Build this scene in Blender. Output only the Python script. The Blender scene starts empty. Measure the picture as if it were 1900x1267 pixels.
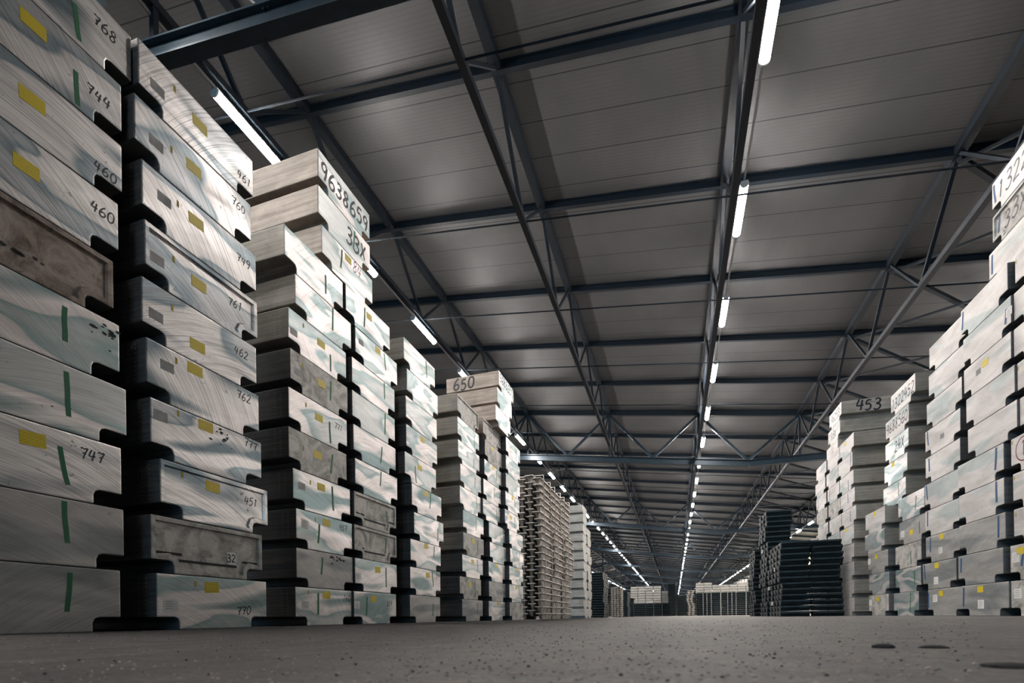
import bpy, bmesh, math, random
from mathutils import Vector, Matrix
R = math.radians
random.seed(7)
C = bpy.context.scene.collection
S = bpy.context.scene

# ---------------------------------------------------------------- camera
cam_d = bpy.data.cameras.new('camera')
cam = bpy.data.objects.new('camera', cam_d); C.objects.link(cam)
F_PX, YAW, ROLL, HOR = 927.734, 0.315, 0.013, 1145.858
cam_d.sensor_fit = 'HORIZONTAL'; cam_d.sensor_width = 36.0
cam_d.lens = F_PX / 1900 * 36.0
cam_d.shift_y = (HOR - 633.5) / 1900
cam_d.clip_start = 0.02; cam_d.clip_end = 600
r0 = Vector((math.cos(YAW), math.sin(YAW), 0)); up = Vector((0, 0, 1))
fwd = Vector((-math.sin(YAW), math.cos(YAW), 0))
cr = r0 * math.cos(ROLL) - up * math.sin(ROLL)
cu = r0 * math.sin(ROLL) + up * math.cos(ROLL)
mw = Matrix((cr, cu, -fwd)).transposed().to_4x4(); mw.translation = Vector((0, 0, 0.056))
cam.matrix_world = mw
cam_d.dof.use_dof = True; cam_d.dof.focus_distance = 7.0; cam_d.dof.aperture_fstop = 6.3
S.camera = cam

# ---------------------------------------------------------------- world, exposure
w = bpy.data.worlds.new('World'); S.world = w; w.use_nodes = True
w.node_tree.nodes['Background'].inputs[0].default_value = (0.05, 0.40, 0.70, 1)  # added blue fill, reaching in through the open end behind the camera
w.node_tree.nodes['Background'].inputs[1].default_value = 0.35
S.view_settings.view_transform = 'Standard'; S.view_settings.look = 'None'
S.view_settings.exposure = 3.3; S.view_settings.gamma = 1.0
S.view_settings.use_curve_mapping = False
LAMP_STRENGTH = 30.0
LAMP_COLOR = (1.0, 0.94, 0.90, 1)

# ---------------------------------------------------------------- materials
def new_mat(name):
    m = bpy.data.materials.new(name); m.use_nodes = True
    nt = m.node_tree; b = nt.nodes['Principled BSDF']
    return m, nt, b
def N(nt, t, **kw):
    n = nt.nodes.new(t)
    for k, v in kw.items(): setattr(n, k, v)
    return n
def coords(nt, scale=(1, 1, 1), rnd=True, rot=(0, 0, 0)):
    tc = N(nt, 'ShaderNodeTexCoord'); mp = N(nt, 'ShaderNodeMapping')
    mp.inputs['Scale'].default_value = scale; mp.inputs['Rotation'].default_value = rot
    nt.links.new(tc.outputs['Object'], mp.inputs['Vector'])
    if rnd:
        oi = N(nt, 'ShaderNodeObjectInfo'); mu = N(nt, 'ShaderNodeMath', operation='MULTIPLY'); mu.inputs[1].default_value = 93.7
        nt.links.new(oi.outputs['Random'], mu.inputs[0])
        cb = N(nt, 'ShaderNodeCombineXYZ')
        for i in range(3): nt.links.new(mu.outputs[0], cb.inputs[i])
        nt.links.new(cb.outputs[0], mp.inputs['Location'])
    return mp.outputs[0]
def noise(nt, vec, scale, detail=3, rough=.5, dist=0.0):
    n = N(nt, 'ShaderNodeTexNoise'); n.inputs['Scale'].default_value = scale
    n.inputs['Detail'].default_value = detail; n.inputs['Roughness'].default_value = rough
    n.inputs['Distortion'].default_value = dist
    nt.links.new(vec, n.inputs['Vector']); return n.outputs['Fac']
def ramp(nt, fac, stops):
    r = N(nt, 'ShaderNodeValToRGB'); e = r.color_ramp.elements
    while len(e) < len(stops): e.new(0.5)
    for i, (p, c) in enumerate(stops):
        e[i].position = p; e[i].color = (c[0], c[1], c[2], 1) if len(c) == 3 else c
    nt.links.new(fac, r.inputs[0]); return r.outputs[0]
def mix(nt, fac, a, b, mode='MIX'):
    m = N(nt, 'ShaderNodeMix', data_type='RGBA', blend_type=mode)
    for s, v in ((0, fac), (6, a), (7, b)):
        if hasattr(v, 'is_linked') or hasattr(v, 'links'): nt.links.new(v, m.inputs[s])
        else: m.inputs[s].default_value = v if s == 0 else (v[0], v[1], v[2], 1)
    return m.outputs[2]
def bump(nt, b, fac, strength, dist=.01, prev=None):
    n = N(nt, 'ShaderNodeBump'); n.inputs['Strength'].default_value = strength; n.inputs['Distance'].default_value = dist
    nt.links.new(fac, n.inputs['Height'])
    if prev is not None: nt.links.new(prev, n.inputs['Normal'])
    nt.links.new(n.outputs[0], b.inputs['Normal']); return n.outputs[0]
G = lambda v: (v, v, v)

def flat(name, col, rough=.5, metal=0.0, var=0.0):
    m, nt, b = new_mat(name)
    b.inputs['Roughness'].default_value = rough; b.inputs['Metallic'].default_value = metal
    if var:
        f = noise(nt, coords(nt), 6, 4, .6)
        nt.links.new(ramp(nt, f, [(.3, [c * (1 - var) for c in col]), (.7, [c * (1 + var) for c in col])]), b.inputs['Base Color'])
    else: b.inputs['Base Color'].default_value = (*col, 1)
    return m

def cut_metal(name, light, dark, p0, p1, metal=.55, rough=.42, rot=.5, dirt=.35, scratch=.45, arc=1.4):
    """sawn aluminium: broad sheen sweeps painted in, fine saw scratches, specks of dirt"""
    m, nt, b = new_mat(name)
    v = coords(nt, (.6, .62, 2.3), True, (rot * .7, 0, 0))
    sheen = noise(nt, v, 1.25, 2.0, .45, .45)  # satin reflections painted into the base colour as pale and dark bands
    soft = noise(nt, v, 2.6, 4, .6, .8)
    base = ramp(nt, sheen, [(p0 - .06, dark), (p0 + .015, light), (p1 + .03, [l * .86 for l in light]), (p1 + .05, [d * 1.15 + .02 for d in dark]), (p1 + .13, [.5 * (d + l) for d, l in zip(dark, light)])])
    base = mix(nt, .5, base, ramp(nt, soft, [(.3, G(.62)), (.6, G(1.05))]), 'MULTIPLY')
    vs = coords(nt, (3, 7, 210), True, (rot * .9, 0, 0))
    fine = noise(nt, vs, 1.0, 2, .6, .2)
    # saw arcs: circles about a point some way off the face, a different way for each block
    def mth(op, a, b_=None):
        n = N(nt, 'ShaderNodeMath', operation=op)
        for i, q in enumerate((a, b_)):
            if q is None: continue
            if hasattr(q, 'links'): nt.links.new(q, n.inputs[i])
            else: n.inputs[i].default_value = q
        return n.outputs[0]
    oi = N(nt, 'ShaderNodeObjectInfo'); tc = N(nt, 'ShaderNodeTexCoord'); sx = N(nt, 'ShaderNodeSeparateXYZ'); nt.links.new(tc.outputs['Object'], sx.inputs[0])
    ang = mth('ADD', mth('MULTIPLY', oi.outputs['Random'], 2.2), .35)
    dy = mth('ADD', sx.outputs['Y'], mth('MULTIPLY', mth('COSINE', ang), arc)); dz = mth('ADD', sx.outputs['Z'], mth('MULTIPLY', mth('SINE', ang), arc))
    ln = mth('SQRT', mth('ADD', mth('MULTIPLY', dy, dy), mth('MULTIPLY', dz, dz)))
    cx = N(nt, 'ShaderNodeCombineXYZ'); nt.links.new(mth('MULTIPLY', ln, 150), cx.inputs[0]); nt.links.new(mth('MULTIPLY', sx.outputs['Y'], 2.5), cx.inputs[1]); nt.links.new(mth('MULTIPLY', oi.outputs['Random'], 37), cx.inputs[2])
    saw = noise(nt, cx.outputs[0], 1.0, 2, .6)
    scr = mth('ADD', mth('MULTIPLY', saw, 1.2), mth('MULTIPLY', fine, .25))
    base = mix(nt, scratch, base, ramp(nt, scr, [(.50, G(.42)), (.80, G(1.0))]), 'MULTIPLY')
    sp = noise(nt, coords(nt), 16, 6, .72)
    base = mix(nt, dirt, base, ramp(nt, sp, [(.0, G(.03)), (.31, G(.10)), (.37, G(1))]), 'MULTIPLY')
    nt.links.new(base, b.inputs['Base Color'])
    b.inputs['Metallic'].default_value = metal
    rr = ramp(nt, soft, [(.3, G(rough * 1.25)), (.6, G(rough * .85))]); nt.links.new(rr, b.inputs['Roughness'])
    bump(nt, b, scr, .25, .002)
    return m
def cast_metal(name, c0, c1, streak=1.0, metal=.3, rough=.55):
    """rough cast long side: fine horizontal layering, stains"""
    m, nt, b = new_mat(name)
    f = noise(nt, coords(nt, (1.2, 1.2, 38 * streak)), 1.0, 5, .7, .15)
    base = ramp(nt, f, [(.28, c0), (.68, c1)])
    st = noise(nt, coords(nt), 2.4, 4, .6, .5)
    base = mix(nt, .6, base, ramp(nt, st, [(.3, G(.55)), (.65, G(1.1))]), 'MULTIPLY')
    sp = noise(nt, coords(nt), 26, 4, .7)
    base = mix(nt, .5, base, ramp(nt, sp, [(.3, G(.2)), (.38, G(1))]), 'MULTIPLY')
    nt.links.new(base, b.inputs['Base Color'])
    b.inputs['Metallic'].default_value = metal; b.inputs['Roughness'].default_value = rough
    bump(nt, b, f, .35, .004)
    return m
def mottled(name, cols, metal=.25, rough=.6, rings=False):
    m, nt, b = new_mat(name)
    v = coords(nt)
    f = noise(nt, v, 4.5, 6, .68, 1.2)
    base = ramp(nt, f, [(.30, cols[0]), (.45, cols[1]), (.6, cols[2]), (.75, cols[1])])
    sp = noise(nt, coords(nt), 14, 6, .75, .4)
    base = mix(nt, .6, base, ramp(nt, sp, [(.32, G(.12)), (.42, G(1))]), 'MULTIPLY')
    nt.links.new(base, b.inputs['Base Color'])
    b.inputs['Metallic'].default_value = metal; b.inputs['Roughness'].default_value = rough
    bump(nt, b, f, .5, .01)
    return m

M = {}
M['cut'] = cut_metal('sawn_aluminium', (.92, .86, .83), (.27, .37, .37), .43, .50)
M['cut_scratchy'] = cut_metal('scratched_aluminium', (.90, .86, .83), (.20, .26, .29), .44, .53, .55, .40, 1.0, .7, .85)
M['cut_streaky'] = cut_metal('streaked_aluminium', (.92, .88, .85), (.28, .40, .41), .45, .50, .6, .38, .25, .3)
M['cut_dull_shaded'] = cut_metal('dull_shaded_sawn_aluminium', (.46, .45, .43), (.27, .29, .29), .45, .62, .4, .5, .8, .3)
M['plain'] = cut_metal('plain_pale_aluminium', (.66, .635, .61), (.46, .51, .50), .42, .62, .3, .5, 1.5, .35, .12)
M['rim'] = mottled('as_cast_aluminium', [(.15, .145, .125), (.36, .35, .32), (.55, .54, .505)])
M['brown'] = mottled('stained_brown_aluminium', [(.05, .036, .03), (.20, .155, .125), (.34, .29, .25)])
M['side'] = cast_metal('cast_side_aluminium', (.055, .075, .088), (.185, .175, .17))
M['side_lit'] = cast_metal('lit_cast_side_aluminium', (.23, .215, .19), (.44, .42, .375), .8)  # lit copy of the cast side, stronger light put into the colour
M['side_lit_warm'] = cast_metal('lit_warm_cast_side_aluminium', (.26, .21, .17), (.55, .47, .40), .7)  # warm lamplight on the top blocks' sides, put into the colour
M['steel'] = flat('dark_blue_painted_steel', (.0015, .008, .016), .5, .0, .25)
M['steel_lit'] = flat('lit_painted_steel', (.016, .030, .042), .38, .3, .25)  # lit copy of the dark steel, its light put into the colour
M['rod'] = flat('dull_dark_rod', (.002, .008, .015), .95)
M['galv'] = flat('galvanised_conduit', (.35, .36, .35), .4, .7)
M['yellow'] = None
M['green'] = flat('green_paint', (.008, .14, .055), .6)
M['blue'] = flat('blue_paint', (.008, .075, .19), .6)
M['red'] = flat('dark_red_paint', (.22, .02, .05), .6)
M['ink'] = flat('black_marker', (.012, .013, .018), .5)
M['paper'] = flat('white_paper', (.72, .72, .70), .7, 0, .08)
M['faint'] = flat('faded_stencil', (.30, .30, .30), .7, .2, .35)
M['void'] = flat('dark_scuff', (.02, .02, .022), .8, 0, .4)
M['ochre'] = flat('ochre_paint', (.42, .30, .02), .6)
M['strap'] = flat('steel_strap', (.62, .58, .52), .35, .6)
M['ingot'] = mottled('pale_cast_ingot', [(.34, .30, .26), (.66, .60, .54), (.85, .79, .72)], .3, .5)
M['ingot_body_shaded'] = mottled('shaded_ingot_body', [(.13, .115, .10), (.32, .29, .255), (.50, .455, .41)], .3, .6)  # shade beneath the lips put into the darker body colour
M['dark_ingot'] = flat('dark_cast_ingot', (.008, .017, .021), .5, .3, .45)
M['dark_ingot_face'] = flat('dark_cast_ingot_face', (.02, .034, .038), .45, .4, .35)
M['pale_block'] = cast_metal('pale_cast_block', (.30, .29, .27), (.50, .49, .45), .5)
M['plastic'] = flat('white_lamp_housing', (.55, .56, .56), .4)
M['concrete'] = flat('precast_concrete', (.20, .20, .19), .85, 0, .25)
M['chip'] = flat('black_stone_chip', (.003, .004, .005), .9)

def label_mat():
    m, nt, b = new_mat('yellow_label_print')
    tc = N(nt, 'ShaderNodeTexCoord'); sx = N(nt, 'ShaderNodeSeparateXYZ'); nt.links.new(tc.outputs['Generated'], sx.inputs[0])
    mu = N(nt, 'ShaderNodeMath', operation='MULTIPLY'); mu.inputs[1].default_value = 42; nt.links.new(sx.outputs['Z'], mu.inputs[0])
    sn = N(nt, 'ShaderNodeMath', operation='SINE'); nt.links.new(mu.outputs[0], sn.inputs[0])
    nz = noise(nt, tc.outputs['Generated'], 22, 2)
    ad = N(nt, 'ShaderNodeMath', operation='MULTIPLY'); nt.links.new(sn.outputs[0], ad.inputs[0]); nt.links.new(nz, ad.inputs[1])
    nt.links.new(ramp(nt, ad.outputs[0], [(.14, (.80, .62, .01)), (.34, (.42, .32, .02))]), b.inputs['Base Color'])
    b.inputs['Roughness'].default_value = .45
    return m
M['yellow'] = label_mat()

def lamp_mat():
    m, nt, b = new_mat('fluorescent_diffuser')
    b.inputs['Base Color'].default_value = (.9, .9, .9, 1)
    b.inputs['Emission Color'].default_value = LAMP_COLOR; b.inputs['Emission Strength'].default_value = LAMP_STRENGTH
    return m
M['lamp'] = lamp_mat()

def roof_mat():
    m, nt, b = new_mat('roof_panels')
    tc = N(nt, 'ShaderNodeTexCoord'); sx = N(nt, 'ShaderNodeSeparateXYZ'); nt.links.new(tc.outputs['Object'], sx.inputs[0])
    def band(period, phase, width):
        a = N(nt, 'ShaderNodeMath', operation='ADD'); a.inputs[1].default_value = -phase; nt.links.new(sx.outputs['Y'], a.inputs[0])
        d = N(nt, 'ShaderNodeMath', operation='DIVIDE'); d.inputs[1].default_value = period; nt.links.new(a.outputs[0], d.inputs[0])
        f = N(nt, 'ShaderNodeMath', operation='FRACT'); nt.links.new(d.outputs[0], f.inputs[0])
        l = N(nt, 'ShaderNodeMath', operation='LESS_THAN'); l.inputs[1].default_value = width; nt.links.new(f.outputs[0], l.inputs[0])
        return l.outputs[0], f.outputs[0]
    seam, _ = band(.89, 9.86 - .89 * 20, .022)
    rib, saw = band(.089, 0.0, .16)
    n1 = noise(nt, coords(nt, (1, .5, 1), False), .5, 4, .6, .6)
    base = ramp(nt, n1, [(.3, (.092, .096, .098)), (.7, (.132, .130, .130))])
    base = mix(nt, rib, base, (.096, .098, .099))
    base = mix(nt, seam, base, (.012, .016, .02))
    nt.links.new(base, b.inputs['Base Color']); b.inputs['Roughness'].default_value = .46
    b.inputs['Metallic'].default_value = .1
    bump(nt, b, noise(nt, coords(nt, (.25, 2.2, 1), False), 1.0, 2), .12, .05)
    return m
M['roof'] = roof_mat()

def floor_mat():
    m, nt, b = new_mat('worn_asphalt')
    v = coords(nt, (1, 1, 1), False)
    big = noise(nt, v, .35, 5, .6, .4); mid = noise(nt, v, 9, 8, .75); fine = noise(nt, v, 95, 5, .75)
    base = ramp(nt, big, [(.3, (.075, .068, .064)), (.7, (.15, .137, .128))])
    base = mix(nt, .7, base, ramp(nt, mid, [(.32, G(.35)), (.48, G(.9)), (.68, (1.9, 1.85, 1.7))]), 'MULTIPLY')
    base = mix(nt, .8, base, ramp(nt, fine, [(.36, G(.25)), (.5, G(.9)), (.60, (1.2, 1.15, 1.1)), (.70, (3.0, 2.8, 2.5))]), 'MULTIPLY')
    nt.links.new(base, b.inputs['Base Color']); b.inputs['Roughness'].default_value = .62
    nb = bump(nt, b, fine, 1.0, .006); bump(nt, b, mid, .5, .012, nb)
    return m
M['floor'] = floor_mat()

def window_mat():
    m, nt, b = new_mat('translucent_lit_window')
    b.inputs['Base Color'].default_value = (.7, .66, .5, 1)
    b.inputs['Emission Color'].default_value = (1, .9, .62, 1); b.inputs['Emission Strength'].default_value = .38
    return m
M['window'] = window_mat()

# ---------------------------------------------------------------- mesh helpers
class MB:
    """collects boxes, beams, polygons and ribbons and links them as one mesh"""
    def __init__(s): s.v = []; s.f = []; s.m = []
    def box(s, x0, x1, y0, y1, z0, z1, mi=0):
        b = len(s.v)
        s.v += [(x, y, z) for x in (x0, x1) for y in (y0, y1) for z in (z0, z1)]
        for q in ((0, 1, 3, 2), (4, 6, 7, 5), (0, 4, 5, 1), (2, 3, 7, 6), (0, 2, 6, 4), (1, 5, 7, 3)):
            s.f.append([b + i for i in q]); s.m.append(mi)
        return s
    def prism(s, a, b_, prof, up=(0, 0, 1), mi=0):
        a = Vector(a); b_ = Vector(b_); d = (b_ - a).normalized(); u = Vector(up)
        if abs(d.dot(u)) > .98: u = Vector((0, 1, 0))
        sd = d.cross(u).normalized(); u = sd.cross(d)
        k = len(s.v); n = len(prof)
        for p in (a, b_):
            for (px, py) in prof: s.v.append(tuple(p + sd * px + u * py))
        for i in range(n): s.f.append([k + i, k + (i + 1) % n, k + n + (i + 1) % n, k + n + i]); s.m.append(mi)
        s.f.append([k + i for i in reversed(range(n))]); s.m.append(mi)
        s.f.append([k + n + i for i in range(n)]); s.m.append(mi)
        return s
    def beam(s, a, b_, w, h, mi=0):
        return s.prism(a, b_, [(-w / 2, -h / 2), (w / 2, -h / 2), (w / 2, h / 2), (-w / 2, h / 2)], mi=mi)
    def ibeam(s, a, b_, w, h, t=.02, mi=0):
        s.prism(a, b_, [(-w / 2, -h / 2), (w / 2, -h / 2), (w / 2, -h / 2 + t), (-w / 2, -h / 2 + t)], mi=mi)
        s.prism(a, b_, [(-w / 2, h / 2 - t), (w / 2, h / 2 - t), (w / 2, h / 2), (-w / 2, h / 2)], mi=mi)
        s.prism(a, b_, [(-t / 2, -h / 2 + t), (t / 2, -h / 2 + t), (t / 2, h / 2 - t), (-t / 2, h / 2 - t)], mi=mi)
        return s
    def tube(s, a, b_, r, n=8, mi=0):
        return s.prism(a, b_, [(r * math.cos(2 * math.pi * i / n), r * math.sin(2 * math.pi * i / n)) for i in range(n)], mi=mi)
    def poly(s, pts, mi=0):
        k = len(s.v); s.v += [tuple(p) for p in pts]; s.f.append(list(range(k, k + len(pts)))); s.m.append(mi); return s
    def mesh(s, name, mats):
        me = bpy.data.meshes.new(name); me.from_pydata(s.v, [], s.f)
        for m in mats: me.materials.append(m)
        for p, mi in zip(me.polygons, s.m): p.material_index = mi
        me.update(); return me
    def build(s, name, mats, parent=None, loc=None):
        if not isinstance(mats, (list, tuple)): mats = [mats]
        return place(name, s.mesh(name, mats), parent, loc)
def place(name, me, parent=None, loc=None, rotz=0.0):
    o = bpy.data.objects.new(name, me); C.objects.link(o)
    if loc is not None: o.location = loc
    o.rotation_euler.z = rotz
    if parent is not None: o.parent = parent
    return o
def tag(o, label, cat, group=None, kind=None):
    o['label'] = label; o['category'] = cat
    if group: o['group'] = group
    if kind: o['kind'] = kind
    return o
def struct(o, label=None):
    o['kind'] = 'structure'
    if label: o['label'] = label
    return o
def empty(name, loc=(0, 0, 0), rotz=0.0):
    o = bpy.data.objects.new(name, None); C.objects.link(o); o.location = loc; o.rotation_euler.z = rotz
    o.empty_display_size = .2
    return o
ORD = ['zeroth', 'first', 'second', 'third', 'fourth', 'fifth', 'sixth', 'seventh', 'eighth', 'ninth', 'tenth', 'eleventh', 'twelfth',
       'thirteenth', 'fourteenth', 'fifteenth', 'sixteenth', 'seventeenth', 'eighteenth', 'nineteenth']
def ordw(n):
    if n < 20: return ORD[n]
    T = {2: 'twenty', 3: 'thirty', 4: 'forty', 5: 'fifty', 6: 'sixty', 7: 'seventy'}
    t, r = divmod(n, 10)
    return (T[t] + '-' + ORD[r]) if r else T[t][:-1] + 'ieth'

# ---------------------------------------------------------------- building shell
SL = .138; RIDGE = -14.5; Y0, Y1 = -50.0, 246.0; XL, XR = -40.0, 14.9
def rz(x):
    return 10.54 - SL * x if x >= RIDGE else 10.54 - SL * (2 * RIDGE - x)
fb = MB().box(XL, XR, Y0, Y1, -.3, 0); struct(fb.build('floor', M['floor']))
cb = MB(); T = .15
for (xa, xb) in ((XL, RIDGE), (RIDGE, XR)):
    za, zb = rz(xa + 1e-6) + .13, rz(xb if xb != RIDGE else RIDGE) + .13
    k = len(cb.v)
    cb.v += [(xa, Y0, za), (xb, Y0, zb), (xb, Y1, zb), (xa, Y1, za), (xa, Y0, za + T), (xb, Y0, zb + T), (xb, Y1, zb + T), (xa, Y1, za + T)]
    for q in ((0, 3, 2, 1), (4, 5, 6, 7), (0, 1, 5, 4), (2, 3, 7, 6), (0, 4, 7, 3), (1, 2, 6, 5)): cb.f.append([k + i for i in q]); cb.m.append(0)
struct(cb.build('ceiling', M['roof']))
struct(MB().box(XL - .2, XL, Y0, Y1, 0, rz(XL) + .2).build('wall_left', M['concrete']))
# right wall leaves a strip of windows under the eaves
WY = [60.0 + 5.34 * i for i in range(19)]
wb = MB().box(XR, XR + .2, Y0, Y1, 0, 5.5).box(XR, XR + .2, Y0, Y1, 8.15, rz(XR) + .25)
prev = Y0
for y in WY: wb.box(XR, XR + .2, prev, y, 5.5, 8.15); prev = y + 3.1
wb.box(XR, XR + .2, prev, Y1, 5.5, 8.15)
struct(wb.build('wall_right', M['concrete']))
for i, y in enumerate(WY):
    e = struct(empty('window_%d' % (i + 1), (XR + .1, y + 1.55, 5.5)))
    MB().box(-.02, .02, -1.5, 1.5, .05, 2.6).build('pane', M['window'], e)
    f = MB()
    for (a, b_) in ((-1.55, -1.48), (-.03, .03), (1.48, 1.55)): f.box(-.05, .05, a, b_, 0, 2.65)
    for (a, b_) in ((0, .07), (1.75, 1.82), (2.58, 2.65)): f.box(-.05, .05, -1.55, 1.55, a, b_)
    f.build('window_frame', M['steel'], e)
eb = MB(); eb.poly([(XL, Y1, 0), (XR, Y1, 0), (XR, Y1, rz(XR) + .13), (RIDGE, Y1, rz(RIDGE) + .13), (XL, Y1, rz(XL) + .13)])
eb.poly([(XL, Y1 + .2, 0), (XR, Y1 + .2, 0), (XR, Y1 + .2, rz(XR) + .13), (RIDGE, Y1 + .2, rz(RIDGE) + .13), (XL, Y1 + .2, rz(XL) + .13)][::-1])
struct(eb.build('wall_back', M['concrete']))

# ---------------------------------------------------------------- roof steel
BAY = 3.56; MAIN = BAY * 6; YM = 5.85; NM = 11
ROWS = [-16.9, -12.3, -7.78, -3.24, 1.25, 5.81, 10.35]
ROWN = ['left hall', 'row of posts', 'left lamp row', 'left part of the aisle', 'middle lamp row', 'right block row', 'right lamp row']
DEP = 1.72
def zb(x):
    return (7.48 + (3.59 - x) * .137 if x < 3.59 else 7.48) + .056
# purlins: one slender beam across the whole roof at every bay
pz = MB(); a = (RIDGE, 0, rz(RIDGE)); b_ = (XR, 0, rz(XR)); pz.ibeam(a, b_, .11, .20, .022)
pme = pz.mesh('purlin', [M['steel']])
pz2 = MB(); pz2.ibeam((XL, 0, rz(XL)), (RIDGE, 0, rz(RIDGE)), .11, .20, .022); pme2 = pz2.mesh('purlin', [M['steel']])
n = 0
for k in range(-15, 66):
    y = YM + BAY * k
    if k % 6 == 0: continue
    n += 1
    tag(place('purlin', pme, None, (0, y, 0)), 'slim dark steel purlin, %s counted from the camera end of the roof' % ordw(n), 'roof beam', 'roof purlins')
    if k > 10: tag(place('purlin', pme2, None, (0, y, 0)), 'slim dark steel purlin over the hall beyond the left posts', 'roof beam', 'purlins of the left hall')
# lattice girders running along the hall, one per lamp/aisle row and main bay
gm = {}
def girder_meshes(x):
    z = rz(x); g = {}
    g['top_chord'] = MB().beam((0, 0, 0), (0, MAIN, 0), .19, .19).mesh('top_chord', [M['steel']])
    g['bottom_chord'] = MB().beam((0, 0, -DEP), (0, MAIN, -DEP), .13, .13).mesh('bottom_chord', [M['steel']])
    g['d1'] = MB().beam((0, 0, 0), (0, BAY / 2, -DEP), .075, .075).mesh('diagonal', [M['steel']])
    g['d2'] = MB().beam((0, BAY / 2, -DEP), (0, BAY, 0), .06, .06).mesh('diagonal', [M['steel']])
    return g
G0 = girder_meshes(0)
for i, x in enumerate(ROWS):
    for k in range(-2, NM):
        if i < 2 and k < 2: continue
        e = empty('lattice_girder', (x, YM + MAIN * k, rz(x)))
        if k < 6 or i < 2:
            if i < 2: lab, grp = 'dark lattice girder in the roof behind the left posts', 'girders of the left hall'
            else: lab, grp = 'dark lattice girder over the %s, %s bay from camera' % (ROWN[i], ordw(k + 3)), 'lattice girders'
        else: lab, grp = 'distant dark lattice girder far down over the %s' % ROWN[i], 'far girders over the ' + ROWN[i]
        tag(e, lab, 'girder', grp)
        place('top_chord', G0['top_chord'], e); place('bottom_chord', G0['bottom_chord'], e)
        for j in range(6):
            place('diagonal', G0['d1'], e, (0, BAY * j, 0)); place('diagonal', G0['d2'], e, (0, BAY * j, 0))
# cross trusses
def truss_parts():
    P = []
    P.append(('top_chord', MB().ibeam((RIDGE, 0, rz(RIDGE)), (XR, 0, rz(XR)), .16, .30, .03), 'steel'))
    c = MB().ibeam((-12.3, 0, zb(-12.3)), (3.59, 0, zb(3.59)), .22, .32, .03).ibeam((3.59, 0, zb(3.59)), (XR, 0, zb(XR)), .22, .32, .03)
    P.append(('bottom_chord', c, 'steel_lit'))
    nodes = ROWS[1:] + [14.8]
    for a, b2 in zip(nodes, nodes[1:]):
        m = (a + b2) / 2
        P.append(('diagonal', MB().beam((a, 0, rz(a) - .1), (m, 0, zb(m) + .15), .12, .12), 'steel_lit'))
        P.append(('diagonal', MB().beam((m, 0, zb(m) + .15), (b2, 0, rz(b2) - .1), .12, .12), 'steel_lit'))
    for a in nodes[1:-1]:
        P.append(('vertical', MB().beam((a, 0, rz(a) - .1), (a, 0, zb(a) + .15), .09, .09), 'steel'))
    return [(nm, mb.mesh(nm, [M[mt]])) for nm, mb, mt in P]
TP = truss_parts()
for k in range(0, NM):
    y = YM + MAIN * k
    e = tag(empty('cross_truss', (0, y, 0)), 'dark steel cross truss with W-shaped webs, %s from the camera' % ordw(k + 1), 'truss', 'cross trusses')
    for nm, me in TP: place(nm, me, e)
    if k < 0: continue
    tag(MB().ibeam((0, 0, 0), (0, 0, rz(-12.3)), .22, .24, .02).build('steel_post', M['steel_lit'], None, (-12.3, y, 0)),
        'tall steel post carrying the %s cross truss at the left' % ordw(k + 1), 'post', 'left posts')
# second-hall trusses beyond the posts
tb = MB().ibeam((-12.4, 0, 9.2), (XL, 0, 8.2), .22, .3)
xs = [-12.4 - 4.6 * i for i in range(7)]
for a, b2 in zip(xs, xs[1:]):
    m = (a + b2) / 2; tb.beam((a, 0, rz(a) - .1), (m, 0, 8.9), .1, .1).beam((m, 0, 8.9), (b2, 0, rz(b2) - .1), .1, .1)
tme = tb.mesh('cross_truss', [M['steel_lit']])
for k in range(2, NM): tag(place('cross_truss', tme, None, (0, YM + MAIN * k, 0)), 'steel truss of the hall beyond the left posts', 'truss', 'trusses of the left hall')
# tie rods joining the bottom nodes, crossed bracing to the right
rme = MB().tube((-12.3, 0, rz(-12.3) - DEP), (10.35, 0, rz(10.35) - DEP), .018, 6).mesh('tie_rod', [M['rod']])
for k in range(0, 34):
    tag(place('tie_rod', rme, None, (0, YM + BAY * (k + .5), 0)), 'thin tie rod across the girders, %s from the camera' % ordw(k + 1), 'rod', 'tie rods')
ra, rb = 5.81, 10.35
bme1 = MB().beam((ra, 0, rz(ra) - .12), (rb, BAY, rz(rb) - .12), .10, .10).mesh('brace', [M['steel']])
bme2 = MB().beam((ra, BAY, rz(ra) - .24), (rb, 0, rz(rb) - .24), .06, .06).mesh('brace', [M['steel']])
for k in range(1, 34):
    e = tag(empty('cross_brace', (0, YM + BAY * k, 0)), 'crossed steel braces under the right of the roof, %s pair from the camera' % ordw(k), 'brace', 'roof braces')
    place('brace', bme1, e); place('brace', bme2, e)

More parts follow.
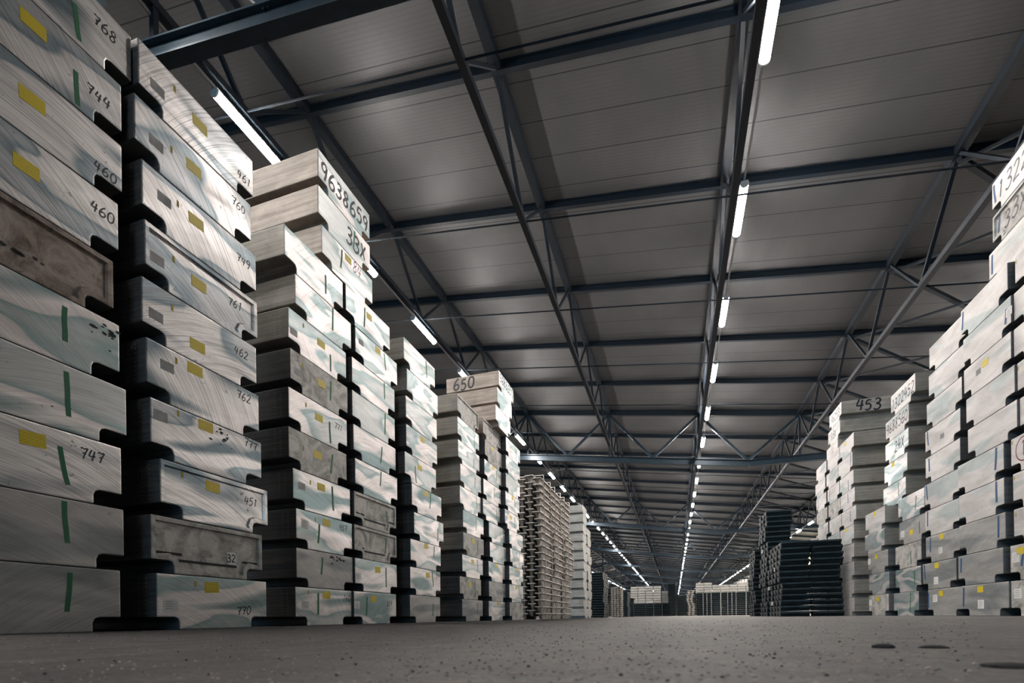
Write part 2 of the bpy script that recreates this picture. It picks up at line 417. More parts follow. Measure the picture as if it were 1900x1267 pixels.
# ---------------------------------------------------------------- lamps
LL = 1.5
hb = MB().prism((0, 0, 0), (0, LL, 0), [(-.075, 0), (.075, 0), (.07, .05), (-.07, .05)])
hme = hb.mesh('housing', [M['plastic']])
prof = [(.085 * math.cos(t), .085 * math.sin(t)) for t in [math.pi + math.pi * i / 8 for i in range(9)]]
dme = MB().prism((0, .02, 0), (0, LL - .02, 0), prof).mesh('diffuser', [M['lamp']])
ecm = MB()
for y in (-.012,): ecm.prism((0, y, 0), (0, y + .032, 0), [(p[0] * 1.05, p[1] * 1.05) for p in prof] + [(.065, .052), (-.065, .052)])
ecme = ecm.mesh('end_cap', [M['plastic']])
def lamp_row(x, z, ys, name, far=30):
    for n, y in enumerate(ys):
        e = empty('batten_lamp', (x, y, z))
        if n < far: tag(e, 'lit white fluorescent batten, %s lamp of the %s row down the hall' % (ordw(n + 1), name), 'lamp', name + ' lamp row')
        else: tag(e, 'tiny far lit fluorescent batten at the far end of the %s row' % name, 'lamp', 'far lamps of the %s row' % name)
        place('housing', hme, e); place('diffuser', dme, e); place('end_cap', ecme, e); place('end_cap', ecme, e, (0, LL - .008, 0))
    c = MB().beam((x, max(ys[0] - 3, Y0), z + .075), (x, ys[-1] + LL, z + .075), .035, .04)
    tag(c.build('cable_tray', M['galv']), 'thin galvanised cable tray carrying the %s row of lamps' % name, 'cable tray')
lamp_row(1.54, 9.336, [7.81 + 4.006 * i for i in range(55)], 'middle')
lamp_row(1.54, 9.336, [-48.27 + 4.006 * i for i in range(10)], 'middle rear', 0)
lamp_row(-7.8, 9.636, [6.97 + 3.6 * i for i in range(60)], 'left')
lamp_row(-7.8, 9.636, [3.37 - 3.6 * i for i in range(14)][::-1], 'left rear', 0)
lamp_row(10.3, 7.24, [16.0 + 4.0 * i for i in range(52)], 'right')
lamp_row(-16.9, 9.7, [100 + 4.0 * i for i in range(22)], 'outer left', 0)

# ---------------------------------------------------------------- big aluminium blocks
BL, BH, FH = 1.2, .397, .305          # length, height, flange height
NOTCH = .165
def block_profile(W):
    h = W / 2; s = h - NOTCH; z0 = BH - FH; r = .035
    p = [(-h, z0 + .0), (-h, BH), (h, BH), (h, z0)]
    p += [(s + r, z0), (s + r * .3, z0 - r * .3), (s, z0 - r)]
    p += [(s, 0), (-s, 0)]
    p += [(-s, z0 - r), (-s - r * .3, z0 - r * .3), (-s - r, z0)]
    return p
_bm = {}
def block_mesh(W, face, side, rim=False, L=BL):
    key = (round(W, 2), face, side, rim, L)
    if key in _bm: return _bm[key]
    bm = bmesh.new(); prof = block_profile(W)
    f0 = [bm.verts.new((0, y, z)) for y, z in prof]; f1 = [bm.verts.new((-L, y, z)) for y, z in prof]
    front = bm.faces.new(f0); back = bm.faces.new(f1[::-1])
    n = len(prof)
    for i in range(n): bm.faces.new((f0[(i + 1) % n], f0[i], f1[i], f1[(i + 1) % n]))
    bm.normal_update()
    bmesh.ops.recalc_face_normals(bm, faces=bm.faces)
    for f in bm.faces: f.material_index = 1
    front.material_index = 0
    es = [e for e in bm.edges if len(e.link_faces) == 2 and e.calc_face_angle(0) > .9]
    bmesh.ops.bevel(bm, geom=es, offset=.009, segments=2, profile=.6, affect='EDGES')
    ff = max((f for f in bm.faces if f.normal.x > .9), key=lambda f: f.calc_area())
    for f in bm.faces:
        f.material_index = 0 if (f.normal.x > .5 and f.calc_center_median().x > -.01) else 1
    if rim:
        bmesh.ops.inset_region(bm, faces=[ff], thickness=.035, depth=0)
        bmesh.ops.inset_region(bm, faces=[ff], thickness=.012, depth=-.016)
    me = bpy.data.meshes.new('aluminium_block'); bm.to_mesh(me); bm.free()
    me.materials.append(M[face]); me.materials.append(M[side])
    _bm[key] = me; return me

# hand lettering: strokes in a 0.6 x 1 cell
GL = {
 '0': [[(.3, 1), (.1, .8), (.05, .5), (.12, .15), (.3, 0), (.5, .15), (.56, .5), (.5, .85), (.3, 1)]],
 '1': [[(.2, .84), (.34, 1), (.3, .5), (.27, 0)]],
 '2': [[(.08, .8), (.22, .98), (.45, .95), (.5, .72), (.35, .42), (.06, .03), (.3, .06), (.58, .02)]],
 '3': [[(.1, .92), (.32, 1), (.5, .85), (.42, .62), (.22, .54), (.45, .46), (.55, .25), (.4, .04), (.2, 0), (.05, .12)]],
 '4': [[(.2, 1), (.06, .45), (.3, .42), (.58, .45)], [(.45, .9), (.42, .45), (.38, 0)]],
 '5': [[(.52, .98), (.18, .96), (.12, .58), (.35, .62), (.52, .42), (.48, .14), (.28, 0), (.06, .08)]],
 '6': [[(.45, 1), (.22, .75), (.08, .4), (.12, .1), (.3, 0), (.5, .12), (.52, .35), (.35, .48), (.12, .34)]],
 '7': [[(.02, .88), (.14, .98), (.3, .9), (.56, .98), (.42, .5), (.34, 0)], [(.2, .5), (.5, .54)]],
 '8': [[(.48, .82), (.3, 1), (.12, .82), (.25, .56), (.48, .32), (.42, .06), (.22, 0), (.08, .2), (.22, .46), (.45, .66), (.48, .82)]],
 '9': [[(.5, .8), (.32, 1), (.1, .84), (.12, .6), (.32, .5), (.48, .68), (.5, .9), (.46, .4), (.36, 0)]],
 'X': [[(.08, .95), (.5, .05)], [(.52, .95), (.05, .02)]],
 '.': [[(.2, .08), (.28, .02)]],
}
def smooth(pts, n=4):
    if len(pts) < 3: return pts
    out = []
    P = [pts[0]] + list(pts) + [pts[-1]]
    for i in range(1, len(P) - 2):
        p0, p1, p2, p3 = P[i - 1:i + 3]
        for j in range(n):
            t = j / n; q = []
            for a, b_, c, d in zip(p0, p1, p2, p3):
                q.append(.5 * ((2 * b_) + (c - a) * t + (2 * a - 5 * b_ + 4 * c - d) * t * t + (3 * b_ - a - 3 * c + d) * t ** 3))
            out.append(tuple(q))
    out.append(pts[-1]); return out
def ribbon(mb, pts, w, to3, mi=0):
    L = []; Rr = []
    for i, p in enumerate(pts):
        a = pts[max(i - 1, 0)]; b_ = pts[min(i + 1, len(pts) - 1)]
        dx, dy = b_[0] - a[0], b_[1] - a[1]; l = math.hypot(dx, dy) or 1
        nx, ny = -dy / l * w / 2, dx / l * w / 2
        L.append(to3(p[0] + nx, p[1] + ny)); Rr.append(to3(p[0] - nx, p[1] - ny))
    for i in range(len(pts) - 1): mb.poly([Rr[i], Rr[i + 1], L[i + 1], L[i]], mi)
def lettering(text, u, v, h, w, to3, slant=.12, rnd=None):
    """text centred on (u, v)"""
    mb = MB(); adv = h * .72; x0 = u - adv * len(text) / 2; rnd = rnd or random.Random(text + str(u))
    for i, ch in enumerate(text):
        jy = rnd.uniform(-.06, .06) * h; sc = rnd.uniform(.92, 1.08)
        for st in GL.get(ch, []):
            pts = [(x0 + i * adv + (px + (py - .5) * slant) * h * sc, v - h / 2 + py * h * sc + jy) for px, py in smooth(st)]
            ribbon(mb, pts, w, to3)
    return mb
def rect(mb, u0, u1, v0, v1, to3, th=.0015, mi=0, rot=0.0):
    cx, cy = (u0 + u1) / 2, (v0 + v1) / 2; c, s = math.cos(rot), math.sin(rot)
    P = [(cx + (a - cx) * c - (b_ - cy) * s, cy + (a - cx) * s + (b_ - cy) * c) for a, b_ in ((u0, v0), (u1, v0), (u1, v1), (u0, v1))]
    f = [to3(a, b_, th) for a, b_ in P]; k = [to3(a, b_, 0) for a, b_ in P]
    mb.poly(f, mi)
    for i in range(4): mb.poly([k[i], k[(i + 1) % 4], f[(i + 1) % 4], f[i]], mi)

BLOCKS = {
 'C1': [(1,-3.43,1.824,0.97),(2,-3.43,1.849,0.97),(3,-3.43,1.837,0.97),(4,-3.43,1.876,0.97),(5,-3.43,1.834,0.97),(6,-3.43,1.805,0.97),(7,-3.43,1.840,0.97),(8,-3.43,1.865,0.97),(9,-3.43,1.868,0.97),(10,-3.43,1.936,0.97)],
 'C2': [(1,-3.39,3.001,0.97),(2,-3.39,2.965,0.97),(3,-3.39,3.033,0.97),(4,-3.39,2.970,0.97),(5,-3.39,2.947,0.97),(6,-3.39,2.924,0.97),(7,-3.39,2.946,0.97),(8,-3.39,2.934,0.97),(9,-3.39,2.888,0.97),(10,-3.39,2.919,0.97)],
 'C3': [(1,-3.64,4.586,0.93),(2,-3.64,4.611,0.93),(3,-3.64,4.611,0.93),(4,-3.64,4.576,0.93),(5,-3.64,4.521,0.93),(6,-3.64,4.531,0.93),(7,-3.64,4.557,0.93),(8,-3.64,4.536,0.93),(9,-3.64,4.639,0.93),(10,-3.64,4.496,0.93)],
 'C4': [(1,-3.62,5.538,0.95),(2,-3.62,5.566,0.95),(3,-3.62,5.564,0.95),(4,-3.62,5.564,0.95),(5,-3.62,5.599,0.95),(6,-3.62,5.571,0.95),(7,-3.62,5.557,0.95),(8,-3.62,5.560,0.95),(9,-3.62,5.635,0.95),(10,-3.62,5.458,0.95)],
 'C4t': [(11,-3.63,5.067,0.97),(12,-3.63,5.017,0.97),(13,-3.63,5.021,0.97)],
 'C5': [(1,-3.55,6.738,0.96),(2,-3.55,6.756,0.96),(3,-3.55,6.778,0.96),(4,-3.55,6.889,0.96),(5,-3.55,6.830,0.96),(6,-3.55,6.648,0.96),(7,-3.55,6.697,0.96),(8,-3.55,6.697,0.96),(9,-3.55,6.737,0.96),(10,-3.55,6.657,0.96)],
 'C6': [(1,-3.57,8.626,1.00),(2,-3.57,8.542,1.00),(3,-3.57,8.658,1.00),(4,-3.57,8.716,1.00),(5,-3.57,8.718,1.00),(6,-3.57,8.590,1.00),(7,-3.57,8.625,1.00),(8,-3.57,8.543,1.00),(9,-3.57,8.533,1.00),(10,-3.57,8.524,1.00)],
 'C7': [(1,-3.53,9.856,1.02),(2,-3.53,9.893,1.02),(3,-3.53,9.876,1.02),(4,-3.53,9.973,1.02),(5,-3.53,9.928,1.02),(6,-3.53,9.608,1.02),(7,-3.53,9.659,1.02),(8,-3.53,9.715,1.02),(9,-3.53,9.755,1.02),(10,-3.53,9.674,1.02)],
 'C8': [(1,-3.44,10.925,1.03),(2,-3.44,10.926,1.03),(3,-3.44,10.933,1.03),(4,-3.44,11.006,1.03),(5,-3.44,10.961,1.03),(6,-3.44,10.670,1.03),(7,-3.44,10.730,1.03),(8,-3.44,10.779,1.03),(9,-3.44,10.788,1.03),(10,-3.44,10.813,1.03)],
 'C8t': [(11,-3.41,10.053,0.97),(12,-3.41,10.160,0.97),(13,-3.41,10.290,0.97)],
 'R1': [(1,3.64,6.682,0.97),(2,3.64,6.689,0.97),(3,3.64,6.623,0.97),(4,3.64,6.632,0.97),(5,3.64,6.660,0.97),(6,3.64,6.499,0.97),(7,3.64,6.531,0.97),(8,3.64,6.581,0.97),(9,3.64,6.579,0.97),(10,3.64,6.548,0.97)],
 'R2': [(1,3.62,7.660,0.97),(2,3.62,7.751,0.97),(3,3.62,7.707,0.97),(4,3.62,7.715,0.97),(5,3.62,7.724,0.97),(6,3.62,7.477,0.97),(7,3.62,7.509,0.97),(8,3.62,7.559,0.97),(9,3.62,7.557,0.97),(10,3.62,7.608,0.97)],
 'R2t': [(11,3.70,7.141,0.97),(12,3.70,7.063,0.97),(13,3.70,7.064,0.97)],
 'R3': [(1,3.67,8.731,0.97),(2,3.67,8.883,0.97),(3,3.67,8.779,0.97),(4,3.67,8.785,0.97),(5,3.67,8.784,0.97),(6,3.67,8.749,0.97),(7,3.67,8.741,0.97),(8,3.67,8.688,0.97),(9,3.67,8.612,0.97),(10,3.67,8.586,0.97)],
 'R4': [(1,3.70,10.075,0.97),(2,3.70,9.986,0.97),(3,3.70,9.972,0.97),(4,3.70,9.798,0.97),(5,3.70,9.838,0.97)],
 'R5': [(1,3.64,11.075,0.97),(2,3.64,11.049,0.97),(3,3.64,11.082,0.97),(4,3.64,11.237,0.97),(5,3.64,11.202,0.97)],
 'R5t': [(6,3.80,10.766,0.97),(7,3.80,10.700,0.97),(8,3.80,10.641,0.97),(9,3.80,10.617,0.97),(10,3.80,10.365,0.97)],
 'R6': [(1,3.74,13.218,0.97),(2,3.74,13.228,0.97),(3,3.74,13.212,0.97),(4,3.74,13.197,0.97),(5,3.74,13.182,0.97),(6,3.74,13.048,0.97),(7,3.74,13.116,0.97),(8,3.74,13.173,0.97),(9,3.74,13.242,0.97),(10,3.74,13.127,0.97)],
 'R6t': [(11,3.90,14.821,0.97),(12,3.90,14.647,0.97),(13,3.90,14.524,0.97)],
 'R7': [(1,3.74,14.208,0.97),(2,3.74,14.218,0.97),(3,3.74,14.202,0.97),(4,3.74,14.187,0.97),(5,3.74,14.172,0.97),(6,3.74,14.038,0.97),(7,3.74,14.106,0.97),(8,3.74,14.163,0.97),(9,3.74,14.232,0.97),(10,3.74,14.117,0.97)],
 'R8': [(1,3.74,15.278,0.97),(2,3.74,15.288,0.97),(3,3.74,15.272,0.97),(4,3.74,15.257,0.97),(5,3.74,15.242,0.97),(6,3.74,15.108,0.97),(7,3.74,15.176,0.97),(8,3.74,15.233,0.97),(9,3.74,15.302,0.97),(10,3.74,15.187,0.97)],
}
MARKS = {
 ('C1', 1): [('g', 0.674, 0.359, 0.125)],
 ('C1', 2): [('g', 0.64, 0.381, 0.134)],
 ('C1', 3): [('g', 0.645, 0.299, 0.081), ('y', 0.496, 0.297), ('n', 0.8, 0.295, '747')],
 ('C1', 4): [('g', 0.63, 0.357, 0.092), ('f', 0.539, 0.121)],
 ('C1', 5): [('g', 0.663, 0.341, 0.134), ('d', 0.901, 0.304)],
 ('C1', 6): [('d', 0.451, 0.078)],
 ('C1', 7): [('y', 0.48, 0.22), ('n', 0.879, 0.272, '460')],
 ('C1', 8): [('y', 0.486, 0.229), ('n', 0.872, 0.09, '460')],
 ('C1', 9): [('g', 0.708, 0.221, -0.019), ('y', 0.493, 0.268), ('n', 0.834, 0.19, '744')],
 ('C1', 10): [('g', 0.645, 0.231, 0.031), ('n', 0.809, 0.266, '768')],
 ('C2', 1): [('t', 0.295, 0.339), ('y', 0.432, 0.318), ('w', 0.101, 0.175), ('n', 0.733, 0.142, '770')],
 ('C2', 2): [('S', 0.664, 0.164, '32'), ('s', 0.137, 0.145, 0.199), ('s', 0.847, 0.143, 0.147), ('s', 0.464, 0.03, 0.497)],
 ('C2', 3): [('t', 0.18, 0.339), ('y', 0.435, 0.303), ('n', 0.805, 0.266, '451'), ('r', 0.073, 0.326)],
 ('C2', 4): [('t', 0.207, 0.369), ('y', 0.429, 0.364), ('n', 0.858, 0.347, '777'), ('p', 0.074, 0.292), ('d', 0.562, 0.294)],
 ('C2', 5): [('t', 0.219, 0.337), ('y', 0.368, 0.341), ('n', 0.815, 0.325, '762'), ('p', 0.15, 0.262)],
 ('C2', 6): [('t', 0.218, 0.304), ('y', 0.415, 0.131), ('n', 0.816, 0.278, '462'), ('p', 0.099, 0.144)],
 ('C2', 7): [('t', 0.222, 0.272), ('y', 0.423, 0.216), ('n', 0.758, 0.263, '761'), ('p', 0.087, 0.188)],
 ('C2', 8): [('t', 0.26, 0.288), ('y', 0.406, 0.268), ('n', 0.841, 0.261, '749'), ('p', 0.159, 0.239)],
 ('C2', 9): [('t', 0.262, 0.244), ('y', 0.439, 0.256), ('n', 0.845, 0.292, '760'), ('p', 0.151, 0.187)],
 ('C2', 10): [('t', 0.261, 0.307), ('y', 0.463, 0.234), ('n', 0.884, 0.169, '461'), ('p', 0.133, 0.167)],
 ('C3', 1): [('g', 0.339, 0.348, 0.117), ('y', 0.478, 0.331), ('t', 0.19, 0.353), ('w', 0.147, 0.217), ('n', 0.849, 0.307, '160')],
 ('C3', 2): [('g', 0.381, 0.338, 0.15), ('d', 0.608, 0.345)],
 ('C3', 3): [('g', 0.337, 0.293, 0.083), ('t', 0.286, 0.33), ('y', 0.469, 0.328), ('w', 0.13, 0.257), ('n', 0.761, 0.317, '957')],
 ('C3', 4): [('g', 0.613, 0.353, 0.085), ('t', 0.254, 0.311), ('y', 0.423, 0.301), ('p', 0.124, 0.239)],
 ('C3', 5): [('g', 0.656, 0.319, 0.094), ('t', 0.209, 0.238), ('y', 0.432, 0.238)],
 ('C3', 6): [('g', 0.626, 0.268, 0.032), ('y', 0.447, 0.249), ('t', 0.248, 0.31), ('n', 0.776, 0.262, '771')],
 ('C3', 7): [('g', 0.618, 0.334, 0.115), ('y', 0.473, 0.24), ('t', 0.174, 0.304), ('p', 0.102, 0.198)],
 ('C3', 8): [('g', 0.644, 0.233, 0.044), ('y', 0.492, 0.276), ('t', 0.218, 0.325), ('p', 0.076, 0.17)],
 ('C3', 9): [('g', 0.59, 0.385, 0.129)],
 ('C3', 10): [('g', 0.619, 0.286, 0.074)],
 ('C4', 1): [('g', 0.255, 0.338, 0.105), ('y', 0.405, 0.316), ('w', 0.055, 0.234), ('n', 0.781, 0.271, '359')],
 ('C4', 2): [('g', 0.673, 0.338, 0.075), ('y', 0.483, 0.293), ('w', 0.055, 0.178)],
 ('C4', 3): [('g', 0.697, 0.347, 0.111), ('s', 0.13, 0.131, 0.176), ('s', 0.439, 0.054, 0.485), ('s', 0.838, 0.135, 0.136)],
 ('C4', 4): [('g', 0.744, 0.292, 0.112), ('s', 0.139, 0.146, 0.177), ('s', 0.448, 0.048, 0.511), ('s', 0.875, 0.157, 0.137)],
 ('C4', 5): [('g', 0.541, 0.385, 0.188)],
 ('C4', 6): [('g', 0.59, 0.314, 0.088)],
 ('C4', 7): [('g', 0.704, 0.385, 0.101)],
 ('C4', 8): [('g', 0.697, 0.385, 0.171)],
 ('C4', 9): [('g', 0.644, 0.377, 0.167), ('y', 0.479, 0.343), ('p', 0.114, 0.259)],
 ('C4', 10): [('g', 0.369, 0.334, 0.083), ('y', 0.471, 0.272)],
 ('C4t', 11): [('g', 0.337, 0.295, 0.118), ('y', 0.469, 0.328), ('R', 0.692, 0.327, '84.')],
 ('C4t', 12): [('N', 0.692, 0.151, '33X'), ('g', 0.637, 0.113, 0.014)],
 ('C4t', 13): [('N', 0.498, 0.212, '9638659')],
 ('C5', 1): [('g', 0.7, 0.287, 0.096)],
 ('C5', 2): [('y', 0.534, 0.316), ('g', 0.696, 0.385, 0.153), ('n', 0.86, 0.324, '359')],
 ('C5', 3): [('y', 0.473, 0.36), ('g', 0.722, 0.385, 0.2)],
 ('C5', 4): [('g', 0.75, 0.276, 0.071)],
 ('C5', 5): [('y', 0.443, 0.345), ('g', 0.567, 0.385, 0.141)],
 ('C5', 6): [('y', 0.432, 0.282), ('g', 0.303, 0.269, 0.033)],
 ('C5', 7): [('y', 0.478, 0.327)],
 ('C5', 10): [('g', 0.671, 0.377, 0.127)],
 ('C6', 1): [('g', 0.722, 0.35, 0.145)],
 ('C6', 2): [('y', 0.449, 0.278), ('g', 0.685, 0.333, 0.048)],
 ('C6', 3): [('y', 0.476, 0.308), ('g', 0.719, 0.374, 0.147)],
 ('C6', 4): [('y', 0.458, 0.295), ('g', 0.674, 0.347, 0.078)],
 ('C6', 5): [('g', 0.605, 0.367, 0.11)],
 ('C6', 6): [('g', 0.775, 0.385, 0.127)],
 ('C6', 7): [('g', 0.67, 0.327, 0.121)],
 ('C6', 8): [('g', 0.71, 0.272, 0.087)],
 ('C6', 9): [('g', 0.761, 0.292, 0.086)],
 ('C7', 1): [('y', 0.551, 0.375)],
 ('C7', 2): [('t', 0.264, 0.334)],
 ('C7', 3): [('y', 0.461, 0.35)],
 ('C7', 4): [('d', 0.517, 0.385)],
 ('C7', 6): [('g', 0.78, 0.385, 0.329)],
 ('C7', 7): [('g', 0.608, 0.375, 0.127)],
 ('C7', 8): [('y', 0.502, 0.375), ('g', 0.704, 0.385, 0.271)],
 ('C7', 9): [('y', 0.411, 0.337)],
 ('C8', 2): [('y', 0.493, 0.343)],
 ('C8', 3): [('y', 0.503, 0.351), ('g', 0.756, 0.385, 0.083)],
 ('C8', 4): [('g', 0.657, 0.373, 0.121)],
 ('C8', 6): [('y', 0.418, 0.284), ('g', 0.696, 0.335, 0.088)],
 ('C8', 7): [('y', 0.494, 0.345), ('g', 0.654, 0.369, 0.158)],
 ('C8', 10): [('g', 0.702, 0.316, 0.064)],
 ('C8t', 13): [('N', 0.498, 0.379, '9688650')],
 ('R1', 1): [('W', 0.119, 0.252)],
 ('R1', 2): [('W', 0.097, 0.258), ('b', 0.208, 0.329, 0.151), ('y', 0.172, 0.321)],
 ('R1', 3): [('t', 0.04, 0.333)],
 ('R1', 4): [('t', 0.029, 0.348)],
 ('R1', 5): [('t', 0.028, 0.351), ('c', 0.191, 0.203)],
 ('R1', 7): [('t', 0.02, 0.335)],
 ('R1', 10): [('t', 0.021, 0.323)],
 ('R2', 1): [('y', 0.417, 0.335), ('W', 0.425, 0.147), ('b', 0.039, 0.375, 0.127)],
 ('R2', 2): [('b', 0.074, 0.365, 0.179)],
 ('R2', 3): [('b', 0.842, 0.376, 0.105), ('h', 0.549, 0.279)],
 ('R2', 4): [('b', 0.828, 0.385, 0.14), ('h', 0.528, 0.084)],
 ('R2', 5): [('b', 0.825, 0.385, 0.125), ('h', 0.642, 0.364)],
 ('R2', 6): [('h', 0.724, 0.148)],
 ('R2', 8): [('y', 0.479, 0.276), ('p', 0.331, 0.233)],
 ('R2', 9): [('b', 0.881, 0.288, 0.082), ('w', 0.937, 0.231)],
 ('R2', 10): [('b', 0.046, 0.362, 0.139), ('h', 0.566, 0.193)],
 ('R2t', 11): [('b', 0.065, 0.383, 0.139)],
 ('R2t', 12): [('b', 0.036, 0.336, 0.132), ('N', 0.404, 0.212, '33X')],
 ('R2t', 13): [('b', 0.057, 0.34, 0.15), ('N', 0.395, 0.216, '1322')],
 ('R3', 1): [('y', 0.399, 0.326), ('W', 0.224, 0.261), ('b', 0.02, 0.35, 0.12)],
 ('R3', 2): [('y', 0.437, 0.343), ('W', 0.415, 0.122), ('b', 0.071, 0.385, 0.162)],
 ('R3', 3): [('y', 0.484, 0.348), ('w', 0.448, 0.15), ('b', 0.149, 0.374, 0.156)],
 ('R3', 4): [('b', 0.081, 0.385, 0.158)],
 ('R3', 5): [('b', 0.074, 0.381, 0.161)],
 ('R3', 6): [('b', 0.117, 0.368, 0.174)],
 ('R3', 7): [('b', 0.087, 0.385, 0.172), ('p', 0.497, 0.13)],
 ('R4', 1): [('g', 0.67, 0.379, 0.049)],
 ('R4', 2): [('g', 0.748, 0.329, 0.103)],
 ('R4', 3): [('g', 0.607, 0.259, 0.047)],
 ('R4', 4): [('y', 0.461, 0.174), ('W', 0.136, 0.189), ('g', 0.75, 0.298, 0.103)],
 ('R4', 5): [('g', 0.671, 0.327, 0.103)],
 ('R5', 1): [('y', 0.467, 0.32), ('W', 0.083, 0.259)],
 ('R5', 3): [('y', 0.422, 0.318), ('W', 0.061, 0.263)],
 ('R5', 5): [('y', 0.49, 0.355), ('w', 0.095, 0.272)],
 ('R5t', 7): [('y', 0.397, 0.364)],
 ('R5t', 8): [('N', 0.621, 0.233, '24X')],
 ('R5t', 9): [('N', 0.542, 0.243, '9688560')],
 ('R5t', 10): [('N', 0.499, 0.204, '1322452')],
 ('R5t', 6): [('g', 0.682, 0.385, 0.176)],
 ('R6', 5): [('y', 0.482, 0.342)],
 ('R6', 6): [('b', 0.62, 0.329, 0.091)],
 ('R6', 7): [('b', 0.535, 0.385, 0.363)],
 ('R6', 8): [('b', 0.629, 0.255, -0.045)],
 ('R6', 9): [('b', 0.863, 0.385, 0.078)],
 ('R6', 10): [('y', 0.393, 0.327)],
 ('R6t', 11): [('R', 0.498, 0.22, '1360')],
 ('R6t', 12): [('N', 0.478, 0.21, '13X')],
 ('R6t', 13): [('N', 0.504, 0.139, '96253')],
}

LOOK = {}   # (stack, level) -> (face, side, rimmed, words)
def setlook(c, lv, *a): LOOK[(c, lv)] = a
for lv in (7, 8, 9, 10): setlook('C1', lv, 'cut_scratchy', 'side', False, 'scratched silvery')
for lv in (1, 2): setlook('C1', lv, 'cut_dull_shaded', 'side', False, 'dull grey sawn')
setlook('C1', 6, 'brown', 'side', True, 'brown-stained rimmed')
setlook('C1', 3, 'cut_scratchy', 'side', False, 'silvery')
for lv in (4, 5, 6, 8, 9, 10): setlook('C2', lv, 'cut_scratchy', 'side', False, 'scratched silvery')
setlook('C2', 2, 'rim', 'side', True, 'dull rimmed as-cast'); setlook('C2', 3, 'cut_scratchy', 'side', True, 'pale rimmed')
setlook('C2', 7, 'cut_scratchy', 'side', True, 'pale rimmed')
setlook('C3', 2, 'cut_dull_shaded', 'side', False, 'dull grey sawn'); setlook('C3', 5, 'rim', 'side', False, 'rough as-cast')
setlook('C3', 7, 'rim', 'side', False, 'rough as-cast')
for lv in (3, 4): setlook('C4', lv, 'rim', 'side', True, 'dull rimmed as-cast')
for c, lv in (('C5', 1), ('C6', 1), ('C7', 2)): setlook(c, lv, 'cut_dull_shaded', 'side', False, 'dull grey sawn')
for c, lv in (('C6', 2), ('C6', 4), ('C8', 1), ('C7', 9), ('R4', 3), ('R5', 1), ('R8', 7), ('R7', 7)): setlook(c, lv, 'rim', 'side', False, 'rough as-cast')
for c, lv in (('C6', 10), ('C7', 10)): setlook(c, lv, 'rim', 'side_lit_warm', True, 'dull rimmed as-cast')
for c, lv in (('R4', 4), ('R5', 3), ('R2', 1), ('R3', 1), ('R3', 2), ('R2', 2), ('R3', 3), ('R2', 3)): setlook(c, lv, 'cut_dull_shaded', 'side', False, 'dull shaded grey')  # shade on the low right-hand faces is put into the colour
for c, lv in (('R4', 1), ('R4', 2), ('R4', 5), ('R5', 2), ('R5', 4), ('R5t', 8), ('R5t', 7), ('R5t', 6)): setlook(c, lv, 'cut_streaky', 'side', False, 'streaky silvery')
setlook('R2t', 12, 'rim', 'side', True, 'stained rimmed')
setlook('R1', 1, 'rim', 'side', False, 'rough as-cast'); setlook('R1', 2, 'rim', 'side', False, 'rough as-cast')
STK = {'C1': 'nearest left stack', 'C2': 'second left stack', 'C3': 'third left stack', 'C4': 'fourth left stack', 'C5': 'fifth left stack',
       'C6': 'sixth left stack', 'C7': 'seventh left stack', 'C8': 'eighth left stack', 'R1': 'nearest right stack', 'R2': 'second right stack',
       'R3': 'third right stack', 'R4': 'fourth right stack', 'R5': 'fifth right stack', 'R6': 'sixth right stack', 'R7': 'seventh right stack', 'R8': 'eighth right stack'}
TOPN = {'C4t': 'bridging the third and fourth left stacks', 'C8t': 'topping the farthest left stacks', 'R2t': 'bridging the two nearest right stacks',
        'R5t': 'bridging the fourth and fifth right stacks', 'R6t': 'bridging the sixth and seventh right stacks'}
GRP = {c: 'blocks of the ' + n for c, n in STK.items()}; GRP.update({c: 'blocks ' + n for c, n in TOPN.items()})
def small(mb, name, mat, root): return mb.build(name, M[mat], root)
